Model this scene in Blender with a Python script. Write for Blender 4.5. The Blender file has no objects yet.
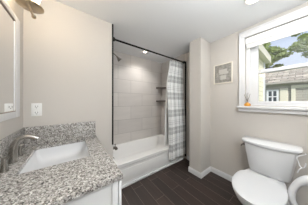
import bpy, bmesh, math, random
from mathutils import Vector, Matrix
random.seed(7)
H = 1.30                      # camera height above the floor (m); layout units are multiples of it
PI = math.pi
C = bpy.context.scene.collection
SC = bpy.context.scene

# ---------------------------------------------------------------- camera
cam_d = bpy.data.cameras.new('camera')
cam_d.sensor_fit = 'HORIZONTAL'; cam_d.sensor_width = 36
cam_d.lens = 36 * 110.5 / 308
cam_d.shift_y = -1.0 / 308
cam_d.clip_start = 0.02; cam_d.clip_end = 200
cam = bpy.data.objects.new('camera', cam_d); C.objects.link(cam)
cam.location = (0, 0, H)
cam.rotation_euler = (PI / 2, 0, -math.radians(36.6))
SC.camera = cam

# ---------------------------------------------------------------- colour management
SC.view_settings.view_transform = 'Standard'
SC.view_settings.look = 'None'
SC.view_settings.gamma = 1
SC.view_settings.use_curve_mapping = False
SC.view_settings.exposure = 0.08

# ---------------------------------------------------------------- world sky
w = bpy.data.worlds.new('sky'); SC.world = w; w.use_nodes = True
nt = w.node_tree; nt.nodes.clear()
out = nt.nodes.new('ShaderNodeOutputWorld'); bg = nt.nodes.new('ShaderNodeBackground')
tc = nt.nodes.new('ShaderNodeTexCoord'); sx = nt.nodes.new('ShaderNodeSeparateXYZ')
rp = nt.nodes.new('ShaderNodeValToRGB')
rp.color_ramp.elements[0].position = 0.0; rp.color_ramp.elements[0].color = (0.80, 0.86, 0.95, 1)
rp.color_ramp.elements[1].position = 0.75; rp.color_ramp.elements[1].color = (0.42, 0.56, 0.90, 1)
e_ = rp.color_ramp.elements.new(0.28); e_.color = (0.68, 0.77, 0.93, 1)
nt.links.new(tc.outputs['Generated'], sx.inputs[0]); nt.links.new(sx.outputs['Z'], rp.inputs[0])
nt.links.new(rp.outputs[0], bg.inputs[0]); bg.inputs[1].default_value = 1.0
nt.links.new(bg.outputs[0], out.inputs[0])

# ---------------------------------------------------------------- lights
def light(name, kind, loc, energy, color=(1, 1, 1), rot=(0, 0, 0), **kw):
    d = bpy.data.lights.new(name, kind); d.energy = energy; d.color = color
    for k, v in kw.items(): setattr(d, k, v)
    o = bpy.data.objects.new(name, d); C.objects.link(o)
    o.location = (loc[0] * H, loc[1] * H, (loc[2] + 1) * H); o.rotation_euler = rot
    return o
SUN_DIR = (0.55, 0.50, -0.72)
light('sun', 'SUN', (0, 0, 6), 4.2, (1.0, 0.96, 0.89), Vector(SUN_DIR).to_track_quat('-Z', 'Y').to_euler(), angle=0.02)
light('added_room_fill', 'POINT', (0.56, -0.32, 0.60), 31, (0.93, 0.975, 1.0), shadow_soft_size=0.16)  # fill lamp added behind the camera to even out the room
light('added_ceiling_fill', 'AREA', (0.45, -0.30, 0.20), 17, (0.95, 0.98, 1.0), (PI, 0, 0), shape='DISK', size=0.5)  # added upward lamp behind the camera, brightens the ceiling
light('ceiling_can_glow', 'AREA', (1.194, 0.238, 0.838), 3, (1.0, 0.98, 0.95), (0, 0, 0), shape='DISK', size=0.10)
light('shower_can_glow', 'AREA', (0.9965, 1.6, 0.836), 4.6, (1.0, 0.975, 0.94), (0, 0, 0), shape='DISK', size=0.10, spread=math.radians(125))

# ---------------------------------------------------------------- helpers
def lin(c):
    r = []
    for v in c:
        v /= 255.0
        r.append(v / 12.92 if v <= 0.04045 else ((v + 0.055) / 1.055) ** 2.4)
    return (r[0], r[1], r[2], 1)
def mat(name, rgb, rough=0.5, metal=0.0, spec=0.5, noise=0.0, nscale=20, bump=0.0):
    m = bpy.data.materials.new(name); m.use_nodes = True
    b = m.node_tree.nodes['Principled BSDF']
    b.inputs['Base Color'].default_value = lin(rgb)
    b.inputs['Roughness'].default_value = rough
    b.inputs['Metallic'].default_value = metal
    b.inputs['Specular IOR Level'].default_value = spec
    if noise or bump:
        N = m.node_tree.nodes; L = m.node_tree.links
        g = N.new('ShaderNodeNewGeometry'); n = N.new('ShaderNodeTexNoise')
        n.inputs['Scale'].default_value = nscale; n.inputs['Detail'].default_value = 4
        L.new(g.outputs['Position'], n.inputs['Vector'])
        if noise:
            mx = N.new('ShaderNodeMix'); mx.data_type = 'RGBA'
            c = lin(rgb)
            mx.inputs['A'].default_value = tuple(max(0, v * (1 - noise)) for v in c[:3]) + (1,)
            mx.inputs['B'].default_value = tuple(min(1, v * (1 + noise)) for v in c[:3]) + (1,)
            L.new(n.outputs['Fac'], mx.inputs['Factor']); L.new(mx.outputs['Result'], b.inputs['Base Color'])
        if bump:
            bp = N.new('ShaderNodeBump'); bp.inputs['Strength'].default_value = bump; bp.inputs['Distance'].default_value = 0.002
            L.new(n.outputs['Fac'], bp.inputs['Height']); L.new(bp.outputs['Normal'], b.inputs['Normal'])
    return m
def emis(name, rgb, strength):
    m = mat(name, rgb); b = m.node_tree.nodes['Principled BSDF']
    b.inputs['Emission Color'].default_value = lin(rgb); b.inputs['Emission Strength'].default_value = strength
    return m
def V(x, y, z): return Vector((x * H, y * H, (z + 1) * H))
def box(bm, x0, x1, y0, y1, z0, z1, bevel=0.0, seg=2):
    vs = [bm.verts.new(V(x, y, z)) for x in (x0, x1) for y in (y0, y1) for z in (z0, z1)]
    fs = [bm.faces.new([vs[i] for i in q]) for q in
          ((0, 1, 3, 2), (4, 6, 7, 5), (0, 4, 5, 1), (2, 3, 7, 6), (0, 2, 6, 4), (1, 5, 7, 3))]
    if bevel:
        es = list({e for f in fs for e in f.edges})
        bmesh.ops.bevel(bm, geom=es, offset=bevel * H, segments=seg, affect='EDGES', profile=0.5)
    return bm
def at(u, v, X):
    r = (u - 154) / 110.5; dX = .596 + .803 * r; dY = .803 - .596 * r; dz = (101.5 - v) / 110.5
    s = X / dX; return (X, dY * s, dz * s)
def newbox(*a, **k): return box(bmesh.new(), *a, **k)
def loft(bm, rings, cap0=True, cap1=True, closed=True):
    R = [[bm.verts.new(p) for p in r] for r in rings]
    n = len(R[0])
    for a, b in zip(R[:-1], R[1:]):
        for i in range(n if closed else n - 1):
            j = (i + 1) % n
            bm.faces.new((a[i], a[j], b[j], b[i]))
    if cap0: bm.faces.new(R[0][::-1])
    if cap1: bm.faces.new(R[-1])
    return bm
def lathe(bm, cx, cy, prof, n=24, cap0=True, cap1=True):
    return loft(bm, [[V(cx + r * math.cos(2 * PI * i / n), cy + r * math.sin(2 * PI * i / n), z) for i in range(n)]
                     for r, z in prof], cap0, cap1)
def tube(bm, pts, rad, n=12, closed=False):
    P = [V(*p) for p in pts]; m = len(P)
    rad = rad if isinstance(rad, (list, tuple)) else [rad] * m
    rings = []; up = None
    for i, p in enumerate(P):
        if closed: t = P[(i + 1) % m] - P[i - 1]
        else: t = P[min(i + 1, m - 1)] - P[max(i - 1, 0)]
        t.normalize()
        if up is None:
            a = Vector((0, 0, 1)) if abs(t.z) < 0.9 else Vector((1, 0, 0))
            up = (a - t * a.dot(t)).normalized()
        else:
            up = (up - t * up.dot(t)).normalized()
        s = t.cross(up)
        rings.append([p + (up * math.cos(2 * PI * k / n) + s * math.sin(2 * PI * k / n)) * rad[i] * H for k in range(n)])
    if closed: rings.append(rings[0])
    loft(bm, rings, not closed, not closed)
    if closed: bmesh.ops.remove_doubles(bm, verts=bm.verts, dist=1e-5)
    return bm
def smooth_path(pts, n=8):
    out = []; q = [pts[0]] + list(pts) + [pts[-1]]
    for i in range(1, len(q) - 2):
        p0, p1, p2, p3 = (Vector(v) for v in q[i - 1:i + 3])
        for k in range(n):
            t = k / n
            out.append(tuple(0.5 * ((2 * p1) + (p2 - p0) * t + (2 * p0 - 5 * p1 + 4 * p2 - p3) * t * t + (3 * p1 - p0 - 3 * p2 + p3) * t ** 3)))
    out.append(tuple(pts[-1])); return out
def obj(name, bm, m, parent=None, angle=35, label=None, recalc=True):
    if recalc: bmesh.ops.recalc_face_normals(bm, faces=bm.faces)
    me = bpy.data.meshes.new(name)
    if parent is not None:
        off = Vector((0, 0, 0)); p = parent
        while p: off += p.location; p = p.parent
    else:
        xs = [v.co.x for v in bm.verts]; ys = [v.co.y for v in bm.verts]; zs = [v.co.z for v in bm.verts]
        off = Vector(((min(xs) + max(xs)) / 2, (min(ys) + max(ys)) / 2, min(zs)))
    bmesh.ops.translate(bm, verts=bm.verts, vec=-off)
    bm.to_mesh(me); bm.free()
    me.polygons.foreach_set('use_smooth', [True] * len(me.polygons))
    me.set_sharp_from_angle(angle=math.radians(angle))
    if m is not None: me.materials.append(m)
    o = bpy.data.objects.new(name, me); C.objects.link(o)
    if parent is not None: o.parent = parent
    else: o.location = off
    if label: o['label'] = label
    return o
def thing(name, label, cat, loc, group=None):
    o = bpy.data.objects.new(name, None); C.objects.link(o); o.empty_display_size = 0.05
    o.location = V(*loc); o['label'] = label; o['category'] = cat
    if group: o['group'] = group
    return o
def tag(o, label, cat, group=None):
    o['label'] = label; o['category'] = cat
    if group: o['group'] = group
    return o
def struct(name, bm, m, parent=None, angle=35):
    o = obj(name, bm, m, parent, angle)
    if parent is None: o['kind'] = 'structure'
    return o

# ---------------------------------------------------------------- materials
def brick_mat(name, axes, bw, bh, c1, c2, cm, mortar, rough, offset=0.5, shift=(0, 0), bump=0.15, noise=0.10, nscale=(3, 3, 3), spec=0.5):
    m = bpy.data.materials.new(name); m.use_nodes = True
    N = m.node_tree.nodes; L = m.node_tree.links; b = N['Principled BSDF']
    g = N.new('ShaderNodeNewGeometry'); s = N.new('ShaderNodeSeparateXYZ'); c = N.new('ShaderNodeCombineXYZ')
    L.new(g.outputs['Position'], s.inputs[0])
    for i, ax in enumerate(axes):
        ad = N.new('ShaderNodeMath'); ad.operation = 'ADD'; ad.inputs[1].default_value = shift[i]
        L.new(s.outputs[ax], ad.inputs[0]); L.new(ad.outputs[0], c.inputs[i])
    br = N.new('ShaderNodeTexBrick'); br.offset = offset
    br.inputs['Scale'].default_value = 1; br.inputs['Brick Width'].default_value = bw; br.inputs['Row Height'].default_value = bh
    br.inputs['Mortar Size'].default_value = mortar; br.inputs['Mortar Smooth'].default_value = 0.2; br.inputs['Bias'].default_value = 0
    br.inputs['Color1'].default_value = lin(c1); br.inputs['Color2'].default_value = lin(c2); br.inputs['Mortar'].default_value = lin(cm)
    L.new(c.outputs[0], br.inputs['Vector'])
    mp = N.new('ShaderNodeMapping'); mp.inputs['Scale'].default_value = nscale
    L.new(c.outputs[0], mp.inputs['Vector'])
    n = N.new('ShaderNodeTexNoise'); n.inputs['Scale'].default_value = 1; n.inputs['Detail'].default_value = 5
    L.new(mp.outputs[0], n.inputs['Vector'])
    mr = N.new('ShaderNodeMapRange'); mr.inputs['From Min'].default_value = 0.25; mr.inputs['From Max'].default_value = 0.75
    mr.inputs['To Min'].default_value = 1 - noise; mr.inputs['To Max'].default_value = 1 + noise
    L.new(n.outputs['Fac'], mr.inputs['Value'])
    mx = N.new('ShaderNodeMix'); mx.data_type = 'RGBA'; mx.blend_type = 'MULTIPLY'; mx.inputs['Factor'].default_value = 1
    L.new(br.outputs['Color'], mx.inputs['A']); L.new(mr.outputs[0], mx.inputs['B'])
    L.new(mx.outputs['Result'], b.inputs['Base Color'])
    b.inputs['Roughness'].default_value = rough; b.inputs['Specular IOR Level'].default_value = spec
    bp = N.new('ShaderNodeBump'); bp.invert = True; bp.inputs['Strength'].default_value = bump; bp.inputs['Distance'].default_value = 0.003
    L.new(br.outputs['Fac'], bp.inputs['Height']); L.new(bp.outputs['Normal'], b.inputs['Normal'])
    return m

M = {}
M['wall'] = mat('greige_paint', (201, 196, 190), 0.7, noise=0.015, nscale=3, spec=0.25)
M['ceiling'] = mat('ceiling_paint', (236, 237, 238), 0.85, spec=0.2)
M['trim'] = mat('white_trim_paint', (226, 226, 227), 0.4)
M['white'] = mat('white_cabinet_paint', (226, 227, 227), 0.4)
M['porcelain'] = mat('white_porcelain', (222, 223, 225), 0.12)
M['acrylic'] = mat('white_acrylic', (232, 231, 229), 0.2)
M['plastic'] = mat('white_plastic', (240, 240, 238), 0.35)
M['seat'] = mat('white_seat_plastic', (213, 214, 216), 0.3)
M['black'] = mat('black_metal', (22, 21, 21), 0.4, 0.6)
M['slot'] = mat('dark_slot', (60, 58, 56), 0.6)
M['nickel'] = mat('brushed_nickel', (172, 168, 162), 0.24, 1.0)
M['darknickel'] = mat('dark_nickel', (112, 106, 100), 0.3, 1.0)
M['brass'] = mat('antique_brass', (194, 174, 148), 0.28, 1.0)
M['mirror'] = mat('mirror_glass', (235, 235, 235), 0.02, 1.0)
M['tile_back'] = brick_mat('tile_back', 'XZ', 0.61, 0.305, (205, 200, 195), (195, 190, 186), (168, 163, 159), 0.004, 0.3, shift=(0.1, 0.03), noise=0.06, nscale=(2, 9, 1))
M['tile_side'] = brick_mat('tile_side', 'YZ', 0.61, 0.305, (205, 200, 195), (195, 190, 186), (168, 163, 159), 0.004, 0.3, shift=(0.2, 0.03), noise=0.06, nscale=(2, 9, 1))
M['floor'] = brick_mat('plank_tile', 'YX', 0.92, 0.152, (59, 46, 41), (45, 36, 33), (116, 104, 96), 0.0022, 0.42, offset=0.37, shift=(0.35, 0.03), noise=0.28, nscale=(2.5, 26, 1))
M['shelf'] = mat('dark_stone_shelf', (72, 62, 58), 0.3)
M['siding'] = brick_mat('grey_siding', 'YZ', 30, 0.14, (176, 171, 161), (168, 163, 154), (126, 122, 116), 0.006, 0.8, noise=0.03)
M['cream_siding'] = brick_mat('cream_siding', 'XZ', 30, 0.11, (246, 240, 214), (242, 235, 208), (214, 206, 176), 0.006, 0.8, noise=0.03)
M['shingle'] = brick_mat('roof_shingle', 'YX', 0.55, 0.34, (196, 186, 168), (132, 123, 110), (84, 80, 74), 0.014, 0.95, noise=0.4, nscale=(5, 5, 1))
M['grass'] = mat('lawn_grass', (92, 118, 58), 0.95, noise=0.4, nscale=5)
M['bark'] = mat('pine_bark', (96, 78, 62), 0.95, noise=0.4, nscale=12)
M['shutter'] = mat('cream_shutter', (226, 220, 200), 0.6)
M['darkglass'] = mat('dark_window_pane', (70, 76, 84), 0.1)
M['bead'] = mat('grey_brown_bead', (150, 138, 126), 0.4)
M['amber'] = mat('amber_glass', (214, 150, 52), 0.15)
M['reed'] = mat('dark_reed', (96, 84, 66), 0.8)
M['picframe'] = mat('cream_frame', (232, 226, 214), 0.5)
M['bulb'] = emis('lamp_bulb', (255, 236, 205), 12)
M['can'] = emis('downlight_lens', (255, 248, 236), 6)

def granite():
    m = bpy.data.materials.new('granite'); m.use_nodes = True
    N = m.node_tree.nodes; L = m.node_tree.links; b = N['Principled BSDF']
    g = N.new('ShaderNodeNewGeometry')
    def noise(scale, detail=3, rough=0.6, off=0):
        mp = N.new('ShaderNodeMapping'); mp.inputs['Location'].default_value = (off, off * 1.7, off * .6)
        L.new(g.outputs['Position'], mp.inputs[0])
        n = N.new('ShaderNodeTexNoise'); n.inputs['Scale'].default_value = scale; n.inputs['Detail'].default_value = detail
        n.inputs['Roughness'].default_value = rough; L.new(mp.outputs[0], n.inputs['Vector']); return n
    def ramp(src, p0, p1):
        r = N.new('ShaderNodeMapRange'); r.interpolation_type = 'SMOOTHSTEP'
        r.inputs['From Min'].default_value = p0; r.inputs['From Max'].default_value = p1
        L.new(src.outputs['Fac'], r.inputs['Value']); return r
    def mix(fac, a, c):
        x = N.new('ShaderNodeMix'); x.data_type = 'RGBA'
        L.new(fac.outputs[0], x.inputs['Factor'])
        if isinstance(a, tuple): x.inputs['A'].default_value = lin(a)
        else: L.new(a.outputs['Result'], x.inputs['A'])
        x.inputs['B'].default_value = lin(c); return x
    base = mix(ramp(noise(56, 3, .6, 3), .40, .60), (198, 195, 190), (152, 148, 144))
    a = mix(ramp(noise(98, 3, .6, 11), .54, .62), base, (118, 110, 106))
    c = mix(ramp(noise(120, 2, .5, 23), .57, .65), a, (232, 231, 228))
    d = mix(ramp(noise(90, 3, .65, 37), .555, .62), c, (52, 49, 48))
    e = mix(ramp(noise(160, 2, .5, 51), .58, .66), d, (84, 80, 78))
    L.new(e.outputs['Result'], b.inputs['Base Color'])
    b.inputs['Roughness'].default_value = 0.2; b.inputs['Specular IOR Level'].default_value = 0.75
    return m
M['granite'] = granite()

def plaid():
    m = bpy.data.materials.new('plaid_cloth'); m.use_nodes = True
    N = m.node_tree.nodes; L = m.node_tree.links; b = N['Principled BSDF']
    uv = N.new('ShaderNodeUVMap'); s = N.new('ShaderNodeSeparateXYZ'); L.new(uv.outputs[0], s.inputs[0])
    def op(o, a, c=None):
        n = N.new('ShaderNodeMath'); n.operation = o
        for i, v in enumerate((a, c)):
            if v is None: continue
            if isinstance(v, (int, float)): n.inputs[i].default_value = v
            else: L.new(v, n.inputs[i])
        return n.outputs[0]
    def bands(coord, period, defs):
        f = op('FRACT', op('DIVIDE', coord, period)); tot = None
        for c0, hw, k in defs:
            d = op('MULTIPLY', op('LESS_THAN', op('ABSOLUTE', op('SUBTRACT', f, c0)), hw), k)
            tot = d if tot is None else op('ADD', tot, d)
        return tot
    defs = [(0.20, 0.085, 0.34), (0.44, 0.085, 0.34), (0.32, 0.02, 0.3), (0.70, 0.014, 0.30), (0.80, 0.014, 0.30), (0.90, 0.014, 0.2)]
    a = bands(s.outputs['Y'], 0.352, defs); c = bands(s.outputs['X'], 0.352, defs)
    k = op('MINIMUM', op('ADD', op('MULTIPLY', a, 1.0), op('MULTIPLY', c, 0.75)), 0.76)
    mx = N.new('ShaderNodeMix'); mx.data_type = 'RGBA'; L.new(k, mx.inputs['Factor'])
    mx.inputs['A'].default_value = lin((244, 245, 244)); mx.inputs['B'].default_value = lin((66, 68, 72))
    L.new(mx.outputs['Result'], b.inputs['Base Color']); b.inputs['Roughness'].default_value = 0.9
    return m
M['plaid'] = plaid()
M['liner'] = mat('white_liner', (236, 237, 236), 0.6)
M['drapelining'] = M['liner']

def glass(name):
    m = bpy.data.materials.new(name); m.use_nodes = True
    N = m.node_tree.nodes; L = m.node_tree.links
    N.remove(N['Principled BSDF'])
    t = N.new('ShaderNodeBsdfTransparent'); g = N.new('ShaderNodeBsdfGlossy'); g.inputs['Roughness'].default_value = 0.02
    mx = N.new('ShaderNodeMixShader'); mx.inputs[0].default_value = 0.04
    L.new(t.outputs[0], mx.inputs[1]); L.new(g.outputs[0], mx.inputs[2]); L.new(mx.outputs[0], N['Material Output'].inputs['Surface'])
    return m
M['glass'] = glass('window_glass')
def frosted():
    m = mat('frosted_glass', (250, 246, 238), 0.5)
    b = m.node_tree.nodes['Principled BSDF']
    b.inputs['Transmission Weight'].default_value = 0.7
    b.inputs['Emission Color'].default_value = lin((255, 236, 205)); b.inputs['Emission Strength'].default_value = 2.0
    return m
M['frosted'] = frosted()
def needles():
    m = mat('pine_needles', (150, 166, 98), 0.8, noise=0.5, nscale=2.5); return m
M['needles'] = needles()
def sketch():
    m = bpy.data.materials.new('grey_print'); m.use_nodes = True
    N = m.node_tree.nodes; L = m.node_tree.links; b = N['Principled BSDF']
    g = N.new('ShaderNodeNewGeometry'); n = N.new('ShaderNodeTexNoise'); n.inputs['Scale'].default_value = 25; n.inputs['Detail'].default_value = 4
    L.new(g.outputs['Position'], n.inputs['Vector'])
    r = N.new('ShaderNodeValToRGB'); r.color_ramp.elements[0].position = .35; r.color_ramp.elements[1].position = .7
    r.color_ramp.elements[0].color = lin((128, 125, 119)); r.color_ramp.elements[1].color = lin((170, 167, 160))
    L.new(n.outputs['Fac'], r.inputs[0]); L.new(r.outputs[0], b.inputs['Base Color']); b.inputs['Roughness'].default_value = .35
    return m
M['print'] = sketch()
M['printlight'] = mat('pale_print', (192, 189, 183), .4, noise=.08, nscale=40)

# ================================================================ room shell
XL, XR, YW, YB, XE, ZC = -0.29, 1.606, 1.238, 1.866, 0.363, 0.845
YR = -0.62
struct('floor', newbox(XL - .08, XR + .08, YR - .08, YB + .08, -1.06, -1.0), M['floor'])
struct('ceiling', newbox(XL - .08, XR + .10, YR - .08, YB + .08, ZC, ZC + .06), M['ceiling'])
struct('wall_left', newbox(XL - .08, XL, YR - .08, YW, -1.0, ZC), M['wall'])
struct('wall_back', newbox(XL - .08, XE - .01, YW, YB + .08, -1.0, ZC), M['wall'])
struct('wall_rear', newbox(XL, XR, YR - .08, YR, -1.0, ZC), M['wall'])
# window wall with its opening
WY0, WY1, WZ0, WZ1 = -0.30, 0.402, -0.045, 0.735
bm = bmesh.new()
box(bm, XR, XR + .10, YR - .08, WY0, -1.0, ZC); box(bm, XR, XR + .10, WY1, YB + .08, -1.0, ZC)
box(bm, XR, XR + .10, WY0, WY1, -1.0, WZ0); box(bm, XR, XR + .10, WY0, WY1, WZ1, ZC)
struct('wall_right', bm, M['wall'])
# boxed-out corner chase
CX, CY0, CY1 = 1.352, 0.796, 0.968
struct('wall_chase', newbox(CX, XR, CY0, CY1, -1.0, ZC), M['wall'])
# tiled alcove
struct('wall_alcove_back', newbox(XE - .01, XR, YB, YB + .08, -1.0, ZC), M['tile_back'])
struct('wall_alcove_left', newbox(XE - .01, XE, YW + .001, YB, -1.0, ZC), M['tile_side'])
struct('wall_alcove_right', newbox(XR - .008, XR, YW, YB, -1.0, ZC), M['tile_side'])
struct('trim_1', newbox(XE - .014, XE + .002, YW - .003, YW + .004, -.47, ZC), M['black'])
struct('trim_2', newbox(XR - .012, XR - .0005, YW - .025, YW, -.96, .70), M['black'])
# baseboards
def baseboard(name, segs):
    bm = bmesh.new()
    for (x0, x1, y0, y1, nx, ny) in segs:
        hgt = .066; th = .012
        if nx: box(bm, min(x0, x0 + nx * th), max(x0, x0 + nx * th), y0, y1, -1, -1 + hgt * .8, 0); box(bm, min(x0, x0 + nx * th * .6), max(x0, x0 + nx * th * .6), y0, y1, -1 + hgt * .8, -1 + hgt)
        else: box(bm, x0, x1, min(y0, y0 + ny * th), max(y0, y0 + ny * th), -1, -1 + hgt * .8, 0); box(bm, x0, x1, min(y0, y0 + ny * th * .6), max(y0, y0 + ny * th * .6), -1 + hgt * .8, -1 + hgt)
    return struct(name, bm, M['trim'])
baseboard('baseboard_right', [(XR, XR, YR, CY0, -1, 0)])
baseboard('baseboard_chase', [(CX, CX, CY0 - .012, CY1 + .012, -1, 0), (CX, XR, CY0, CY0, 0, -1), (CX, XR, CY1, CY1, 0, 1)])
baseboard('baseboard_alcove', [(XR, XR, CY1 + .012, YW - .046, -1, 0)])
baseboard('baseboard_left', [(XL, XL, YR, .51, 1, 0)])
baseboard('baseboard_back', [(.19, XE - .014, YW, YW, 0, -1)])
baseboard('baseboard_rear', [(.75, XR, YR, YR, 0, 1), (XL, -.1, YR, YR, 0, 1)])
# door behind the camera
bm = bmesh.new(); box(bm, .0, .64, YR, YR + .015, -1, .56)
for z0, z1 in ((-.93, -.35), (-.27, .48)):
    for x0, x1 in ((.08, .29), (.35, .56)): box(bm, x0, x1, YR + .015, YR + .02, z0, z1, .004)
dr = struct('door_1', bm, M['trim'])
bm = bmesh.new(); tube(bm, [(.06, YR + .015, -.28), (.06, YR + .04, -.28), (.06, YR + .045, -.28), (.06, YR + .07, -.28)], [.012, .012, .024, .02]); obj('door_knob', bm, M['nickel'], dr)
bm = bmesh.new(); box(bm, -.06, 0, YR, YR + .018, -1, .62); box(bm, .64, .70, YR, YR + .018, -1, .62); box(bm, 0, .64, YR, YR + .018, .56, .62)
struct('trim_3', bm, M['trim'])

# ================================================================ window
XG = 1.675
bm = bmesh.new()
cw = .052
box(bm, XR - .016, XR, WY1 - .004, WY1 + cw - .004, WZ0 - .006, WZ1 + .066, .003)
box(bm, XR - .016, XR, WY0 - cw + .004, WY0 + .004, WZ0 - .006, WZ1 + .066, .003)
box(bm, XR - .017, XR, WY0 - cw + .004, WY1 + cw - .004, WZ1 - .004, WZ1 + .066, .003)
box(bm, XR - .024, XR - .016, WY1 + cw - .016, WY1 + cw - .004, WZ0 - .006, WZ1 + .066, .002)
box(bm, XR - .024, XR - .016, WY0 - cw + .004, WY1 + cw - .004, WZ1 + .052, WZ1 + .066, .002)
struct('trim_4', bm, M['trim'])
bm = bmesh.new()
box(bm, XR - .055, XG, WY0 - cw - .012, WY1 + cw + .012, WZ0 - .030, WZ0 - .006, .004)
box(bm, XR - .028, XR, WY0 - cw, WY1 + cw, WZ0 - .068, WZ0 - .030, .005)
struct('trim_5', bm, M['trim'])
def frame(bm, x0, x1, y0, y1, z0, z1, wy, wz, bev=.003):
    box(bm, x0, x1, y0, y0 + wy, z0, z1, bev); box(bm, x0, x1, y1 - wy, y1, z0, z1, bev)
    box(bm, x0, x1, y0 + wy, y1 - wy, z0, z0 + wz, bev); box(bm, x0, x1, y0 + wy, y1 - wy, z1 - wz, z1, bev)
bm = bmesh.new()
frame(bm, XG - .02, XR + .10, WY0, WY1, WZ0 - .006, WZ1, .036, .02)
win = struct('window_1', bm, M['trim'])
ZM = .328
bm = bmesh.new(); frame(bm, XG - .005, XG + .02, WY0 + .031, WY1 - .031, WZ0 + .014, ZM + .018, .074, .034)
lo = obj('sash', bm, M['trim'], win)
obj('pane', newbox(XG + .006, XG + .009, WY0 + .10, WY1 - .10, WZ0 + .05, ZM - .016), M['glass'], lo)
bm = bmesh.new(); frame(bm, XG + .022, XG + .042, WY0 + .031, WY1 - .031, ZM - .018, WZ1 - .02, .070, .034)
up = obj('sash', bm, M['trim'], win)
obj('pane', newbox(XG + .03, XG + .033, WY0 + .095, WY1 - .095, ZM + .016, WZ1 - .055), M['glass'], up)
# roller blind in the window head
t = thing('roller_blind', 'white roller blind rolled up at the head of the window', 'blind', ((XR + XG) / 2, .05, .615))
bm = bmesh.new(); box(bm, XR + .002, XR + .052, WY0 + .004, WY1 - .004, .655, .728, .008, 3); obj('cassette', bm, M['plastic'], t)
bm = bmesh.new(); tube(bm, [(XR + .035, WY0 + .01, .648), (XR + .035, WY1 - .01, .648)], .02, 16); obj('rolled_shade', bm, M['liner'], t)
bm = bmesh.new(); box(bm, XR + .022, XR + .036, WY0 + .012, WY1 - .012, .612, .63, .004); obj('hem_bar', bm, M['plastic'], t)

# ================================================================ bathtub
t = thing('bathtub', 'white alcove bathtub with a plain apron below the plaid curtain', 'bathtub', (.985, 1.55, -1))
def rrect(x0, x1, y0, y1, r, z, k=8):
    pts = []
    for (cx, cy, a0) in ((x1 - r, y1 - r, 0), (x0 + r, y1 - r, PI / 2), (x0 + r, y0 + r, PI), (x1 - r, y0 + r, 1.5 * PI)):
        for i in range(k + 1):
            a = a0 + PI / 2 * i / k
            pts.append(V(cx + r * math.cos(a), cy + r * math.sin(a), z))
    return pts
TX0, TX1, TY0, TY1, TZ = XE + .001, XR - .0085, 1.243, YB - .001, -.722
bm = bmesh.new()
loft(bm, [rrect(TX0, TX1, TY0 + .012, TY1, .004, -.999), rrect(TX0, TX1, TY0 + .012, TY1, .004, TZ - .05), rrect(TX0, TX1, TY0, TY1, .004, TZ - .04),
          rrect(TX0, TX1, TY0, TY1, .004, TZ - .006), rrect(TX0 + .004, TX1 - .004, TY0 + .006, TY1 - .002, .006, TZ),
          rrect(TX0 + .06, TX1 - .05, TY0 + .062, TY1 - .035, .09, TZ), rrect(TX0 + .07, TX1 - .06, TY0 + .072, TY1 - .045, .09, TZ - .012),
          rrect(TX0 + .095, TX1 - .12, TY0 + .095, TY1 - .07, .10, TZ - .16), rrect(TX0 + .12, TX1 - .18, TY0 + .12, TY1 - .10, .10, TZ - .215),
          rrect(TX0 + .2, TX1 - .26, TY0 + .18, TY1 - .16, .08, TZ - .225)], True, True)
tub = obj('tub_shell', bm, M['acrylic'], t, 40)
bm = bmesh.new(); box(bm, TX0 + .08, TX1 - .08, TY0 + .006, TY0 + .013, -.955, -.80, .005); obj('apron_panel', bm, M['acrylic'], t)
bm = bmesh.new(); tube(bm, [(TX0 + .086, 1.55, TZ - .07), (TX0 + .1, 1.55, TZ - .07)], [.028, .026], 20); obj('overflow_plate', bm, M['darknickel'], t)
bm = bmesh.new(); box(bm, XE + .002, XR - .06, TY0 - .012, TY0 + .011, -1, -.977, .004); struct('trim_6', bm, M['trim'])
# spout
t = thing('tub_spout', 'dark metal tub spout on the tiled wall at the left end of the tub', 'spout', (XE, 1.55, -.655))
bm = bmesh.new(); tube(bm, [(XE, 1.55, -.64), (XE + .008, 1.55, -.64)], [.032, .03], 20); obj('flange', bm, M['darknickel'], t)
bm = bmesh.new(); tube(bm, smooth_path([(XE + .005, 1.55, -.64), (XE + .09, 1.55, -.638), (XE + .125, 1.55, -.645), (XE + .137, 1.55, -.668)], 5), .02, 14); obj('spout_body', bm, M['darknickel'], t)
bm = bmesh.new(); tube(bm, [(XE + .118, 1.55, -.632), (XE + .118, 1.55, -.60), (XE + .118, 1.55, -.597), (XE + .118, 1.55, -.588)], [.005, .005, .01, .008], 10); obj('diverter_knob', bm, M['darknickel'], t)
# shower head
t = thing('wall_shower', 'brushed metal shower head high on the tiled alcove wall', 'shower', (XE, 1.55, .66))
bm = bmesh.new(); tube(bm, [(XE, 1.55, .66), (XE + .008, 1.55, .66)], [.03, .026], 20); obj('flange', bm, M['nickel'], t)
bm = bmesh.new(); tube(bm, smooth_path([(XE + .004, 1.55, .66), (XE + .06, 1.55, .665), (XE + .11, 1.55, .652), (XE + .14, 1.55, .632)], 5), .0085, 10); obj('shower_arm', bm, M['nickel'], t)
bm = bmesh.new(); tube(bm, [(XE + .138, 1.55, .634), (XE + .15, 1.55, .622), (XE + .165, 1.55, .606), (XE + .182, 1.55, .588), (XE + .186, 1.55, .584)], [.010, .014, .022, .034, .032], 20); obj('spray_head', bm, M['nickel'], t)
# mixing valve trim (left tiled wall)
t = thing('shower_valve', 'round metal shower valve handle above the tub spout', 'valve', (XE, 1.55, -.3))
bm = bmesh.new(); tube(bm, [(XE, 1.55, -.3), (XE + .006, 1.55, -.3), (XE + .008, 1.55, -.3)], [.06, .06, .054], 24); obj('escutcheon', bm, M['darknickel'], t)
bm = bmesh.new(); tube(bm, [(XE + .006, 1.55, -.3), (XE + .03, 1.55, -.3)], [.02, .016], 14); tube(bm, [(XE + .026, 1.55, -.3), (XE + .03, 1.55, -.36)], [.008, .006], 10); obj('handle', bm, M['darknickel'], t)
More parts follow.
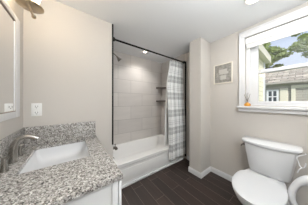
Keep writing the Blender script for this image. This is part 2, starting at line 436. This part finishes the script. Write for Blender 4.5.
# corner shelves
def corner_shelf(z, label):
    n = 12; r = .155; x1, y1 = XR - .0085, YB - .0005
    pts = [(x1, y1)] + [(x1 - r * math.cos(PI / 2 * i / n) * (1 - .12 * math.sin(PI * i / n)), y1 - r * math.sin(PI / 2 * i / n) * (1 - .12 * math.sin(PI * i / n))) for i in range(n + 1)]
    bm = bmesh.new(); loft(bm, [[V(x, y, z - .026) for x, y in pts], [V(x, y, z) for x, y in pts]])
    tag(obj('corner_shelf', bm, M['shelf']), label, 'shelf', 'dark corner shelves in the tub alcove')
corner_shelf(.30, 'upper dark stone corner shelf in the tiled tub alcove')
corner_shelf(.022, 'lower dark stone corner shelf in the tiled tub alcove')
# curtain rod
t = thing('curtain_rod', 'black metal shower curtain rod spanning the tub alcove', 'rod', (.985, 1.257, .69))
bm = bmesh.new(); tube(bm, [(XE + .001, 1.257, .694), (XR - .010, 1.257, .694)], .0105, 14); obj('rod', bm, M['black'], t)
for x0, x1 in ((XE + .0005, XE + .02), (XR - .030, XR - .0095)):
    bm = bmesh.new(); tube(bm, [(x0, 1.257, .694), (x1, 1.257, .694)], [.026, .02] if x0 < 1 else [.02, .026], 18); obj('flange', bm, M['black'], t)
# shower curtain and its liner
def drape(name, x0f, x1, yf, z0, z1, folds, amp, m, uvscale, parent, nu=150, nv=60, ph=0):
    bm = bmesh.new(); uvl = bm.loops.layers.uv.new('UVMap'); grid = []
    for j in range(nv + 1):
        v = j / nv; z = z0 + (z1 - z0) * v; row = []
        for i in range(nu + 1):
            s = i / nu; x0 = x0f(v)
            a = amp * (0.65 + 0.35 * (1 - v)) * (0.7 + 0.3 * math.sin(3.1 * s * PI + 1))
            x = x0 + (x1 - x0) * s + .010 * math.sin(2 * PI * folds * s * 2 + ph) * (1 - s) * s * 2
            y = yf(v) + a * math.sin(2 * PI * folds * s + ph + .5 * math.sin(3 * v + 4 * s)) + .3 * a * math.sin(2 * PI * folds * 2.3 * s + 1.3 * v)
            row.append(bm.verts.new(V(x, y, z)))
        grid.append(row)
    for j in range(nv):
        for i in range(nu):
            f = bm.faces.new((grid[j][i], grid[j][i + 1], grid[j + 1][i + 1], grid[j + 1][i]))
            for lp, (ii, jj) in zip(f.loops, ((i, j), (i + 1, j), (i + 1, j + 1), (i, j + 1))):
                lp[uvl].uv = (ii / nu * uvscale, (z0 + (z1 - z0) * jj / nv) * H)
    o = obj(name, bm, m, parent, 80, recalc=False)
    sd = o.modifiers.new('solid', 'SOLIDIFY'); sd.thickness = .003; sd.offset = 0
    return o
t = thing('shower_curtain', 'white shower curtain with grey plaid bands bunched at the right of the tub', 'curtain', (1.4, 1.22, -.905))
def ease(a): a = max(0, min(1, a)); return a * a * (3 - 2 * a)
cx0 = lambda v: 1.19 + .085 * ease((v - .70) / .30)
cy = lambda v: 1.207 + .048 * ease((v - .25) / .7)
drape('curtain_cloth', cx0, 1.572, cy, -.905, .672, 6.5, .022, M['plaid'], 1.35, t)
for k in range(8):
    x = 1.29 + .04 * k
    bm = bmesh.new(); tube(bm, [(x, 1.257 + .018 * math.cos(a), .688 + .021 * math.sin(a)) for a in [2 * PI * i / 16 for i in range(16)]], .0022, 6, True)
    obj('ring', bm, M['black'], t)
t = thing('curtain_liner', 'plain white curtain liner hanging inside the tub behind the plaid curtain', 'liner', (1.4, 1.3, -.75))
drape('liner_cloth', lambda v: 1.215 + .06 * ease((v - .70) / .3), 1.56, lambda v: 1.335 - .05 * ease((v - .15) / .8), -.715, .668, 5.5, .008, M['liner'], 1, t, ph=1.0)

# recessed lights
def downlight(x, y, r, label):
    t = thing('recessed_light', label, 'light', (x, y, ZC), 'recessed ceiling lights')
    bm = bmesh.new(); lathe(bm, x, y, [(r, ZC - .001), (r, ZC - .006), (r * .78, ZC - .006), (r * .74, ZC - .001)], 28, False, False); obj('trim_ring', bm, M['plastic'], t)
    bm = bmesh.new(); lathe(bm, x, y, [(r * .745, ZC - .0025), (r * .01, ZC - .0025)], 28, True, True); obj('lens', bm, M['can'], t)
downlight(.9965, 1.6, .036, 'small recessed light glowing in the ceiling above the tub')
downlight(1.194, .238, .06, 'recessed light in the ceiling near the window, at the top picture edge')
t = thing('added_fill_fixture', 'added round ceiling fill light, unseen behind the viewer', 'light', (.56, -.32, ZC))  # unseen fixture, added as a body for the room fill lamp
bm = bmesh.new(); lathe(bm, .56, -.32, [(.17, ZC - .001), (.17, ZC - .018), (.16, ZC - .022), (.155, ZC - .001)], 36, False, False); obj('pan', bm, M['nickel'], t)
bm = bmesh.new(); lathe(bm, .56, -.32, [(.154, ZC - .004), (.154, ZC - .022), (.12, ZC - .030), (.05, ZC - .034)], 36); obj('diffuser', bm, M['can'], t)

# ================================================================ vanity
VY0, VX1, ZT = .498, .191, -.3375
t = thing('vanity_cabinet', 'white bathroom vanity cabinet below the speckled granite counter', 'cabinet', (-.05, .87, -1))
bm = bmesh.new()
cy0 = VY0 + .012; ym0 = (cy0 + YW) / 2
box(bm, XL, VX1 - .02, cy0 + .004, cy0 + .02, -.93, ZT - .021); box(bm, XL, VX1 - .02, YW - .018, YW - .002, -.93, ZT - .021)
box(bm, XL, VX1 - .02, cy0 + .02, YW - .018, -.93, -.915); box(bm, XL, XL + .01, cy0 + .02, YW - .018, -.915, ZT - .021)
box(bm, VX1 - .035, VX1 - .02, cy0 + .02, YW - .018, ZT - .06, ZT - .021); box(bm, VX1 - .035, VX1 - .02, ym0 - .02, ym0 + .02, -.915, ZT - .06)
box(bm, XL, VX1 - .06, cy0 + .02, YW - .002, -1, -.93)
obj('body', bm, M['white'], t)
bm = bmesh.new()
box(bm, VX1 - .047, VX1 - .0205, cy0 - .004, cy0 + .004, -.93, ZT - .0215, .0012)
box(bm, XL, XL + .04, cy0 - .004, cy0 + .004, -.93, ZT - .0215, .0012)
box(bm, XL + .04, VX1 - .047, cy0 - .004, cy0 + .004, -.93, -.885, .0012)
obj('end_frame', bm, M['white'], t)
ym = (cy0 + YW) / 2
for y0, y1, hy in ((cy0 - .002, ym - .002, ym - .03), (ym + .002, YW - .006, ym + .03)):
    bm = bmesh.new(); box(bm, VX1 - .014, VX1 - .006, y0 + .04, y1 - .04, -.88, ZT - .075)
    frame(bm, VX1 - .016, VX1 - .0035, y0, y1, -.925, ZT - .03, .045, .045, .0015)
    d = obj('door', bm, M['white'], t)
    bm = bmesh.new(); tube(bm, [(VX1 - .004, hy, ZT - .12), (VX1 + .018, hy, ZT - .12)], .005, 10); tube(bm, [(VX1 - .004, hy, ZT - .22), (VX1 + .018, hy, ZT - .22)], .005, 10)
    tube(bm, [(VX1 + .018, hy, ZT - .105), (VX1 + .018, hy, ZT - .235)], .006, 10); obj('handle', bm, M['nickel'], d)
# granite top with a cut-out
SX0, SX1, SY0, SY1 = -.210, .094, .786, 1.172
def top_with_hole(bm, outer, hole, z0, z1):
    ov = {z: [bm.verts.new(V(x, y, z)) for x, y in outer] for z in (z0, z1)}
    hv = {z: [bm.verts.new(p + Vector((0, 0, 0))) for p in rrect(*hole, z)] for z in (z0, z1)}
    n = len(hv[z0]); k = n // 4
    for z in (z0, z1):
        # outer order: (x1,y1),(x0,y1),(x0,y0),(x1,y0) matching rrect corners
        for c in range(4):
            for i in range(k - 1):
                bm.faces.new((ov[z][c], hv[z][c * k + i], hv[z][c * k + i + 1]))
            a = c * k + k - 1; b = ((c + 1) % 4) * k
            bm.faces.new((ov[z][c], hv[z][a], hv[z][b], ov[z][(c + 1) % 4]))
    for i in range(4):
        j = (i + 1) % 4; bm.faces.new((ov[z0][i], ov[z0][j], ov[z1][j], ov[z1][i]))
    for i in range(n):
        j = (i + 1) % n; bm.faces.new((hv[z0][i], hv[z1][i], hv[z1][j], hv[z0][j]))
t = thing('granite_countertop', 'speckled grey granite countertop with low splash on the white vanity', 'countertop', (-.05, .87, ZT - .0215))
bm = bmesh.new()
top_with_hole(bm, [(VX1, YW - .001), (XL, YW - .001), (XL, VY0), (VX1, VY0)], (SX0, SX1, SY0, SY1, .012), ZT - .0205, ZT)
obj('slab', bm, M['granite'], t, 30)
bm = bmesh.new(); box(bm, XL + .010, VX1 - .004, YW - .016, YW - .001, ZT, -.193, .002); obj('side_splash', bm, M['granite'], t)
bm = bmesh.new(); box(bm, XL, XL + .010, VY0 + .005, YW - .001, ZT, -.193, .002); obj('back_splash', bm, M['granite'], t)
# sink
t = thing('sink', 'white rectangular undermount sink set in the granite counter', 'sink', ((SX0 + SX1) / 2, (SY0 + SY1) / 2, ZT - .14))
bm = bmesh.new(); e = .004
loft(bm, [rrect(SX0 - .02, SX1 + .02, SY0 - .02, SY1 + .02, .02, ZT - .034), rrect(SX0 - .02, SX1 + .02, SY0 - .02, SY1 + .02, .02, ZT - .021), rrect(SX0 - e, SX1 + e, SY0 - e, SY1 + e, .016, ZT - .021),
          rrect(SX0 + .002, SX1 - .002, SY0 + .002, SY1 - .002, .02, ZT - .06), rrect(SX0 + .018, SX1 - .018, SY0 + .018, SY1 - .018, .035, ZT - .105),
          rrect(SX0 + .05, SX1 - .05, SY0 + .05, SY1 - .05, .04, ZT - .118)], False, True)
obj('basin', bm, M['porcelain'], t, 50)
bm = bmesh.new(); lathe(bm, (SX0 + SX1) / 2, (SY0 + SY1) / 2, [(.018, ZT - .117), (.018, ZT - .114), (.012, ZT - .113)], 20, True, True); obj('drain', bm, M['nickel'], t)
# faucet
FX, FY = -.262, .955
t = thing('faucet', 'brushed nickel widespread faucet with arched spout beside the sink', 'faucet', (FX, FY, ZT))
bm = bmesh.new()
lathe(bm, FX, FY, [(.016, ZT), (.016, ZT + .004), (.0155, ZT + .012)], 20)
sp = smooth_path([(FX, FY, ZT + .008), (FX + .001, FY, ZT + .06), (FX + .010, FY, ZT + .105), (FX + .036, FY, ZT + .130), (FX + .068, FY, ZT + .130), (FX + .098, FY, ZT + .114)], 6)
tube(bm, sp, [.0185 - .007 * i / (len(sp) - 1) for i in range(len(sp))], 16)
obj('spout', bm, M['nickel'], t, 50)
for dy in (-.097, .097):
    bm = bmesh.new(); y = FY + dy
    lathe(bm, FX, y, [(.0145, ZT), (.0145, ZT + .005), (.0125, ZT + .018), (.009, ZT + .045), (.0095, ZT + .056), (.008, ZT + .062)], 18)
    hd = obj('handle', bm, M['nickel'], t, 50)
    bm = bmesh.new(); tube(bm, [(FX - .006, y, ZT + .060), (FX + .006, y, ZT + .062), (FX + .014, y + dy * .06, ZT + .066)], [.008, .007, .005], 10); obj('lever', bm, M['nickel'], hd)
# mirror
t = thing('wall_mirror', 'white framed mirror hung on the left wall above the vanity', 'mirror', (XL, .78, -.1))
bm = bmesh.new(); frame(bm, XL, XL + .010, .50, 1.134, -.100, .538, .078, .041, .002); obj('frame', bm, M['trim'], t)
bm = bmesh.new(); frame(bm, XL + .001, XL + .0108, .574, 1.060, -.062, .500, .0022, .006, 0); obj('inner_bead', bm, M['bead'], t)
obj('mirror_pane', newbox(XL + .001, XL + .006, .574, 1.060, -.062, .500), M['mirror'], t)
# vanity light bar
BX, BZ = -.19, .525
t = thing('vanity_light', 'antique brass bar light with glass shades on the wall above the mirror', 'light', (XL, .75, .6))
bm = bmesh.new(); tube(bm, [(XL, .75, .60), (XL + .012, .75, .60), (XL + .016, .75, .60)], [.055, .055, .045], 24); obj('backplate', bm, M['brass'], t)
bm = bmesh.new(); tube(bm, smooth_path([(XL + .012, .75, .60), (XL + .05, .75, .59), (BX, .75, BZ)], 5), .009, 10); obj('arm', bm, M['brass'], t)
bm = bmesh.new(); tube(bm, [(BX, .50, BZ), (BX, .985, BZ)], .0062, 12); obj('bar', bm, M['brass'], t)
for y, s in ((.495, -1), (.985, 1)):
    bm = bmesh.new(); tube(bm, [(BX, y, BZ), (BX, y + s * .006, BZ), (BX, y + s * .016, BZ), (BX, y + s * .022, BZ)], [.007, .0105, .010, .004], 12); obj('finial', bm, M['brass'], t)
for y in (.57, .925):
    bm = bmesh.new(); lathe(bm, BX, y, [(.010, BZ + .002), (.014, BZ + .006), (.046, BZ + .010), (.056, BZ + .016), (.057, BZ + .021), (.052, BZ + .022), (.012, BZ + .018)], 28)
    hd = obj('shade_holder', bm, M['brass'], t, 50)
    bm = bmesh.new(); lathe(bm, BX, y, [(.032, BZ + .030), (.036, BZ + .05), (.042, BZ + .08), (.052, BZ + .12), (.058, BZ + .16), (.055, BZ + .16), (.048, BZ + .12), (.038, BZ + .08), (.031, BZ + .05), (.028, BZ + .032)], 28, False, False)
    obj('glass_shade', bm, M['frosted'], t, 60)
    bm = bmesh.new(); lathe(bm, BX, y, [(.008, BZ + .028), (.010, BZ + .05), (.020, BZ + .075), (.022, BZ + .09), (.014, BZ + .108), (.003, BZ + .114)], 16); obj('bulb', bm, M['bulb'], t, 60)
    light('vanity_bulb_glow', 'POINT', (BX, y, BZ + .20), .8, (1.0, .90, .74), shadow_soft_size=.05)
# outlet
t = thing('wall_outlet', 'white duplex outlet plate on the wall beside the mirror', 'outlet', (-.22, YW, -.063))
bm = bmesh.new(); box(bm, -.2495, -.1915, YW - .005, YW - .0003, -.113, -.014, .002); obj('cover_plate', bm, M['plastic'], t)
for z in (-.087, -.04):
    bm = bmesh.new(); box(bm, -.233, -.208, YW - .0075, YW - .0045, z - .015, z + .015, .004); rc = obj('receptacle', bm, M['plastic'], t)
    bm = bmesh.new(); box(bm, -.2285, -.226, YW - .0082, YW - .0072, z - .004, z + .008); box(bm, -.215, -.2125, YW - .0082, YW - .0072, z - .004, z + .008); box(bm, -.2225, -.2185, YW - .0082, YW - .0072, z - .012, z - .007)
    obj('slots', bm, M['slot'], rc)

# ================================================================ toilet
TY = .215; TK = .195
t = thing('toilet', 'white two-piece toilet with closed lid below the window', 'toilet', (1.3, TY, -1))
def egg(xf, xw, xb, b, z, n=48, pw=2.0, cy=TY):
    pts = []
    for i in range(n):
        a = 2 * PI * i / n; c, s = math.cos(a), math.sin(a)
        if c >= 0:
            e = 2 / 3.2; x = xw + (xb - xw) * abs(c) ** e; y = b * math.copysign(abs(s) ** e, s)
        else: x = xw + (xf - xw) * -(-abs(c)) ; y = b * s
        if c < 0: x = xw - (xw - xf) * abs(c)
        pts.append(V(x, cy + y, z))
    return pts
bm = bmesh.new()
loft(bm, [egg(1.13, 1.30, 1.56, .092, -1.0), egg(1.13, 1.30, 1.56, .092, -.975), egg(1.15, 1.30, 1.55, .080, -.93), egg(1.13, 1.28, 1.54, .085, -.86),
          egg(1.02, 1.22, 1.53, .112, -.79), egg(.97, 1.19, 1.53, .139, -.735), egg(.953, 1.18, 1.545, .147, -.70), egg(.957, 1.18, 1.545, .145, -.692)])
obj('bowl', bm, M['porcelain'], t, 60)
bm = bmesh.new(); loft(bm, [egg(.949, 1.18, 1.375, .149, -.6915), egg(.945, 1.18, 1.378, .152, -.688), egg(.945, 1.18, 1.378, .152, -.680), egg(.949, 1.18, 1.375, .149, -.677)]); obj('seat', bm, M['seat'], t, 40)
bm = bmesh.new(); loft(bm, [egg(.945, 1.18, 1.372, .150, -.6745), egg(.938, 1.18, 1.376, .155, -.671), egg(.938, 1.18, 1.376, .155, -.662), egg(.948, 1.18, 1.37, .148, -.657), egg(1.02, 1.18, 1.33, .10, -.6535)]); obj('seat_lid', bm, M['seat'], t, 40)
for s in (-1, 1):
    bm = bmesh.new(); tube(bm, [(1.385, TY + s * .07 - .02, -.672), (1.385, TY + s * .07 + .02, -.672)], .011, 12); obj('hinge', bm, M['seat'], t)
def dshape(xb, xf, hw, z, bow, r=.03, n=16):
    pts = []
    for i in range(2 * n + 1):
        q = -1 + i / n
        y = hw * math.copysign(1 - (1 - abs(q)) ** 1.5, q)
        k = abs(y / hw)
        x = xf + bow * k ** 2.2 + .035 * max(0, (k - .9) / .1) ** 2
        pts.append(V(x, TK + y, z))
    pts += [V(xb - .012, TK + hw, z), V(xb, TK + hw - .012, z), V(xb, TK - hw + .012, z), V(xb - .012, TK - hw, z)]
    return pts
bm = bmesh.new()
loft(bm, [dshape(1.575, 1.45, .120, -.690, .03), dshape(1.58, 1.432, .136, -.682, .03), dshape(1.583, 1.424, .142, -.66, .035), dshape(1.588, 1.402, .168, -.50, .04), dshape(1.59, 1.398, .176, -.435, .045), dshape(1.59, 1.398, .176, -.4205, .045)])
obj('tank', bm, M['porcelain'], t, 40)
bm = bmesh.new()
loft(bm, [dshape(1.592, 1.392, .182, -.420, .05), dshape(1.597, 1.382, .191, -.414, .055), dshape(1.598, 1.378, .198, -.402, .058), dshape(1.597, 1.381, .196, -.391, .058), dshape(1.592, 1.39, .189, -.386, .056)])
obj('tank_lid', bm, M['porcelain'], t, 40)
bm = bmesh.new(); tube(bm, [(1.49, TK + .172, -.455), (1.49, TK + .188, -.455)], [.014, .012], 12); tube(bm, [(1.49, TK + .186, -.455), (1.455, TK + .192, -.457), (1.43, TK + .193, -.462)], [.007, .006, .005], 8)
obj('flush_lever', bm, M['darknickel'], t, label='dark metal flush lever')
# child's padded toilet ring on an over-tank hook
RX, RY, RZ = 1.26, -.022, -.632
t = thing('toilet_training_seat', 'white ring shaped child training seat hanging at the right of the toilet tank', 'training seat', (RX, RY, RZ - .13))
bm = bmesh.new(); pts = []; n = 40
for i in range(n):
    a = 2 * PI * i / n
    ly = .064 * math.cos(a); lz = .108 * math.sin(a)
    ly, lz = ly * .94 - lz * .34, lz * .94 + ly * .34
    pts.append((RX + .02 * math.sin(a), RY + ly, RZ + lz))
tube(bm, pts, [(.0185 + .017 * max(0, math.sin(2 * PI * i / n - .25))) for i in range(n)] , 18, True); obj('padded_ring', bm, M['seat'], t, 70)
t = thing('tank_hook', 'thin white wire hook over the right end of the toilet tank lid', 'hook', (1.42, .0, -.5))
hp = [at(296.5, 153.5, 1.405), at(297.2, 157, 1.395), at(298.6, 162, 1.385), at(300.2, 166.3, 1.37), at(302.5, 168, 1.36), at(305, 167, 1.35), at(306, 163.5, 1.35)]
bm = bmesh.new(); tube(bm, smooth_path([(1.44, -.012, -.402), (1.42, -.0115, -.405)] + hp[1:], 6), .0032, 8)
tube(bm, smooth_path([at(302.5, 168, 1.36), at(299.5, 169.5, 1.34), at(297.5, 173, 1.33)], 6), .0032, 8)
obj('wire', bm, M['seat'], t, 70)

# ================================================================ small things on the wall and sill
t = thing('framed_picture', 'small grey print in a cream frame on the wall left of the window', 'picture', (XR, .632, .237))
bm = bmesh.new(); frame(bm, XR - .014, XR - .0005, .519, .745, .237, .5, .012, .013, .003); obj('frame', bm, M['picframe'], t)
bm = bmesh.new(); box(bm, XR - .006, XR - .002, .534, .73, .252, .485); pr = obj('print', bm, M['print'], t)
bm = bmesh.new(); box(bm, XR - .0064, XR - .0059, .58, .68, .385, .425, 0); box(bm, XR - .0064, XR - .0059, .565, .672, .36, .39, 0); box(bm, XR - .0064, XR - .0059, .59, .66, .29, .345, 0); obj('pale_drawing', bm, M['printlight'], pr)
zs = WZ0 - .006; dx, dy = XR - .02, .372
t = thing('reed_diffuser', 'small amber glass reed diffuser on the left end of the window sill', 'diffuser', (dx, dy, zs))
bm = bmesh.new(); lathe(bm, dx, dy, [(.022, zs), (.028, zs + .004), (.029, zs + .018), (.024, zs + .030), (.011, zs + .036), (.011, zs + .044)], 18); obj('jar', bm, M['amber'], t, 50)
for a, l in ((-.022, .135), (-.004, .15), (.012, .145), (.024, .13)):
    bm = bmesh.new(); tube(bm, [(dx, dy - a * .15, zs + .03), (dx - a * .4, dy + a, zs + l)], .0018, 6); obj('reed', bm, M['reed'], t)

# ================================================================ outside the window
g = obj('lawn', newbox(XR + .11, 40, -25, 25, -1.5, -1.40), M['grass']); g['kind'] = 'structure'
# wing of this house
t = thing('house_wing', 'cream sided wing of the house with white eave just outside the window', 'building', (2.4, .8, -1.40))
obj('wall', newbox(1.72, 3.04, .45, 1.6, -1.40, .78), M['cream_siding'], t)
bm = bmesh.new(); box(bm, 2.94, 3.05, .44, .45, -1.40, .78); box(bm, 3.04, 3.05, .45, .55, -1.40, .78); obj('corner_board', bm, M['trim'], t)
bm = bmesh.new(); box(bm, 1.72, 3.14, .37, .40, .755, .872); box(bm, 1.72, 3.12, .40, .46, .755, .77); box(bm, 3.10, 3.12, .40, 1.6, .755, .84); obj('fascia', bm, M['shutter'], t)
bm = bmesh.new(); loft(bm, [[V(1.72, .372, .872), V(1.72, .372, .885), V(1.72, 1.6, 1.4), V(1.72, 1.6, 1.35)], [V(3.14, .372, .872), V(3.14, .372, .885), V(3.14, 1.6, 1.4), V(3.14, 1.6, 1.35)]]); obj('roof', bm, M['shingle'], t)
# neighbour's house
NX = 8.0
t = thing('neighbour_house', 'low grey neighbouring house with shingled roof seen through the window', 'house', (NX + 2, -1, -1.40))
obj('wall', newbox(NX, NX + 5, -9, 4.0, -1.40, .80), M['siding'], t)
bm = bmesh.new(); loft(bm, [[V(NX - .22, y, .84), V(NX - .22, y, .92), V(NX + 2.6, y, 2.02), V(NX + 5.6, y, .92), V(NX + 5.6, y, .84), V(NX + 2.6, y, 1.9)] for y in (-9.4, 4.4)]); obj('roof', bm, M['shingle'], t)
bm = bmesh.new(); box(bm, NX - .28, NX - .20, -9.4, 4.4, .82, .90); box(bm, NX - .20, NX, -9.4, 4.4, .79, .81); obj('gutter', bm, M['siding'], t)
def house_window(y0, y1, z0, z1):
    bm = bmesh.new(); frame(bm, NX - .05, NX + .01, y0, y1, z0, z1, .07, .07, 0)
    yc = (y0 + y1) / 2; zc = (z0 + z1) / 2
    box(bm, NX - .04, NX, yc - .025, yc + .025, z0, z1)
    for k in (1, 2): box(bm, NX - .04, NX, y0, y1, z0 + (z1 - z0) * k / 3 - .025, z0 + (z1 - z0) * k / 3 + .025)
    f = obj('window', bm, M['trim'], t); obj('pane', newbox(NX - .02, NX - .012, y0 + .05, y1 - .05, z0 + .05, z1 - .05), M['darkglass'], f)
    
house_window(.69, 1.10, -.45, .58)
bm = bmesh.new(); box(bm, NX - .04, NX, .41, .66, -.5, .62, .01)
for k in range(9): box(bm, NX - .05, NX - .04, .44, .63, -.42 + k * .11, -.35 + k * .11)
obj('shutter', bm, M['shutter'], t)
bm = bmesh.new(); box(bm, NX - .08, NX, .19, .31, -1.4, .72); box(bm, NX - .08, NX, -1.8, .19, .60, .72); box(bm, NX - .08, NX, -1.92, -1.8, -1.4, .72); obj('porch_trim', bm, M['shutter'], t)
obj('porch_door', newbox(NX - .03, NX, -1.8, .19, -1.4, .60), M['siding'], t)
# pines beyond
def pine(x, y, base, height, clumps, label):
    t = thing('pine_tree', label, 'tree', (x, y, base), 'pine trees beyond the neighbouring house')
    bm = bmesh.new(); tube(bm, [(x, y, base), (x + .1, y + .05, base + height * .5), (x, y, base + height)], [.28, .2, .05], 10); obj('trunk', bm, M['bark'], t)
    bm = bmesh.new()
    for (cx, cy, cz, r) in clumps: tube(bm, [(x, y, cz - r * .8), ((x + cx) / 2, (y + cy) / 2, cz - r * .35), (cx, cy, cz)], [.09, .06, .03], 6)
    obj('branches', bm, M['bark'], t)
    bm = bmesh.new()
    for (cx, cy, cz, r) in clumps:
        for k in range(int(900 * r)):
            d = Vector((random.gauss(0, 1), random.gauss(0, 1), random.gauss(0, 1))).normalized() * r * random.random() ** .4
            p = V(cx + d.x, cy + d.y * 1.15, cz + d.z * .5)
            a = Vector((random.gauss(0, 1), random.gauss(0, 1), random.gauss(0, .7))).normalized(); b = a.cross(Vector((random.gauss(0, 1), random.gauss(0, 1), random.gauss(0, 1)))).normalized()
            s = random.uniform(.09, .20)
            bm.faces.new([bm.verts.new(p - a * s), bm.verts.new(p + b * s * .35), bm.verts.new(p + a * s), bm.verts.new(p - b * s * .35)])
    obj('foliage', bm, M['needles'], t, recalc=False)
c1 = [at(264, 57, 14) + (.50,), at(270, 51, 14) + (.55,), at(278, 52, 14.5) + (.5,), at(284, 55, 14) + (.4,), at(271, 60, 14.2) + (.5,), at(264, 65, 14) + (.55,), at(278, 66, 15) + (.30,), at(256, 50, 14) + (.9,), at(262, 44, 14) + (.45,), at(286, 68, 15) + (.25,), at(275, 57, 14.6) + (.45,)]
c2 = [at(297, 47, 14) + (.42,), at(303, 43, 14) + (.5,), at(309, 46, 14) + (.6,), at(302, 49, 14.4) + (.35,), at(306, 36, 14) + (.35,), at(315, 40, 14) + (.8,), at(296, 34, 15) + (.25,), at(318, 52, 15) + (.7,), at(325, 44, 14) + (.9,)]
x, y, z = at(256, 60, 14.2); pine(x, y, -1.4, 9.5, c1, 'pine tree at the left of the window view, behind the house roof')
x, y, z = at(340, 60, 14.2); pine(x, y, -1.4, 9.5, c2, 'pine tree at the right of the window view, behind the house roof')
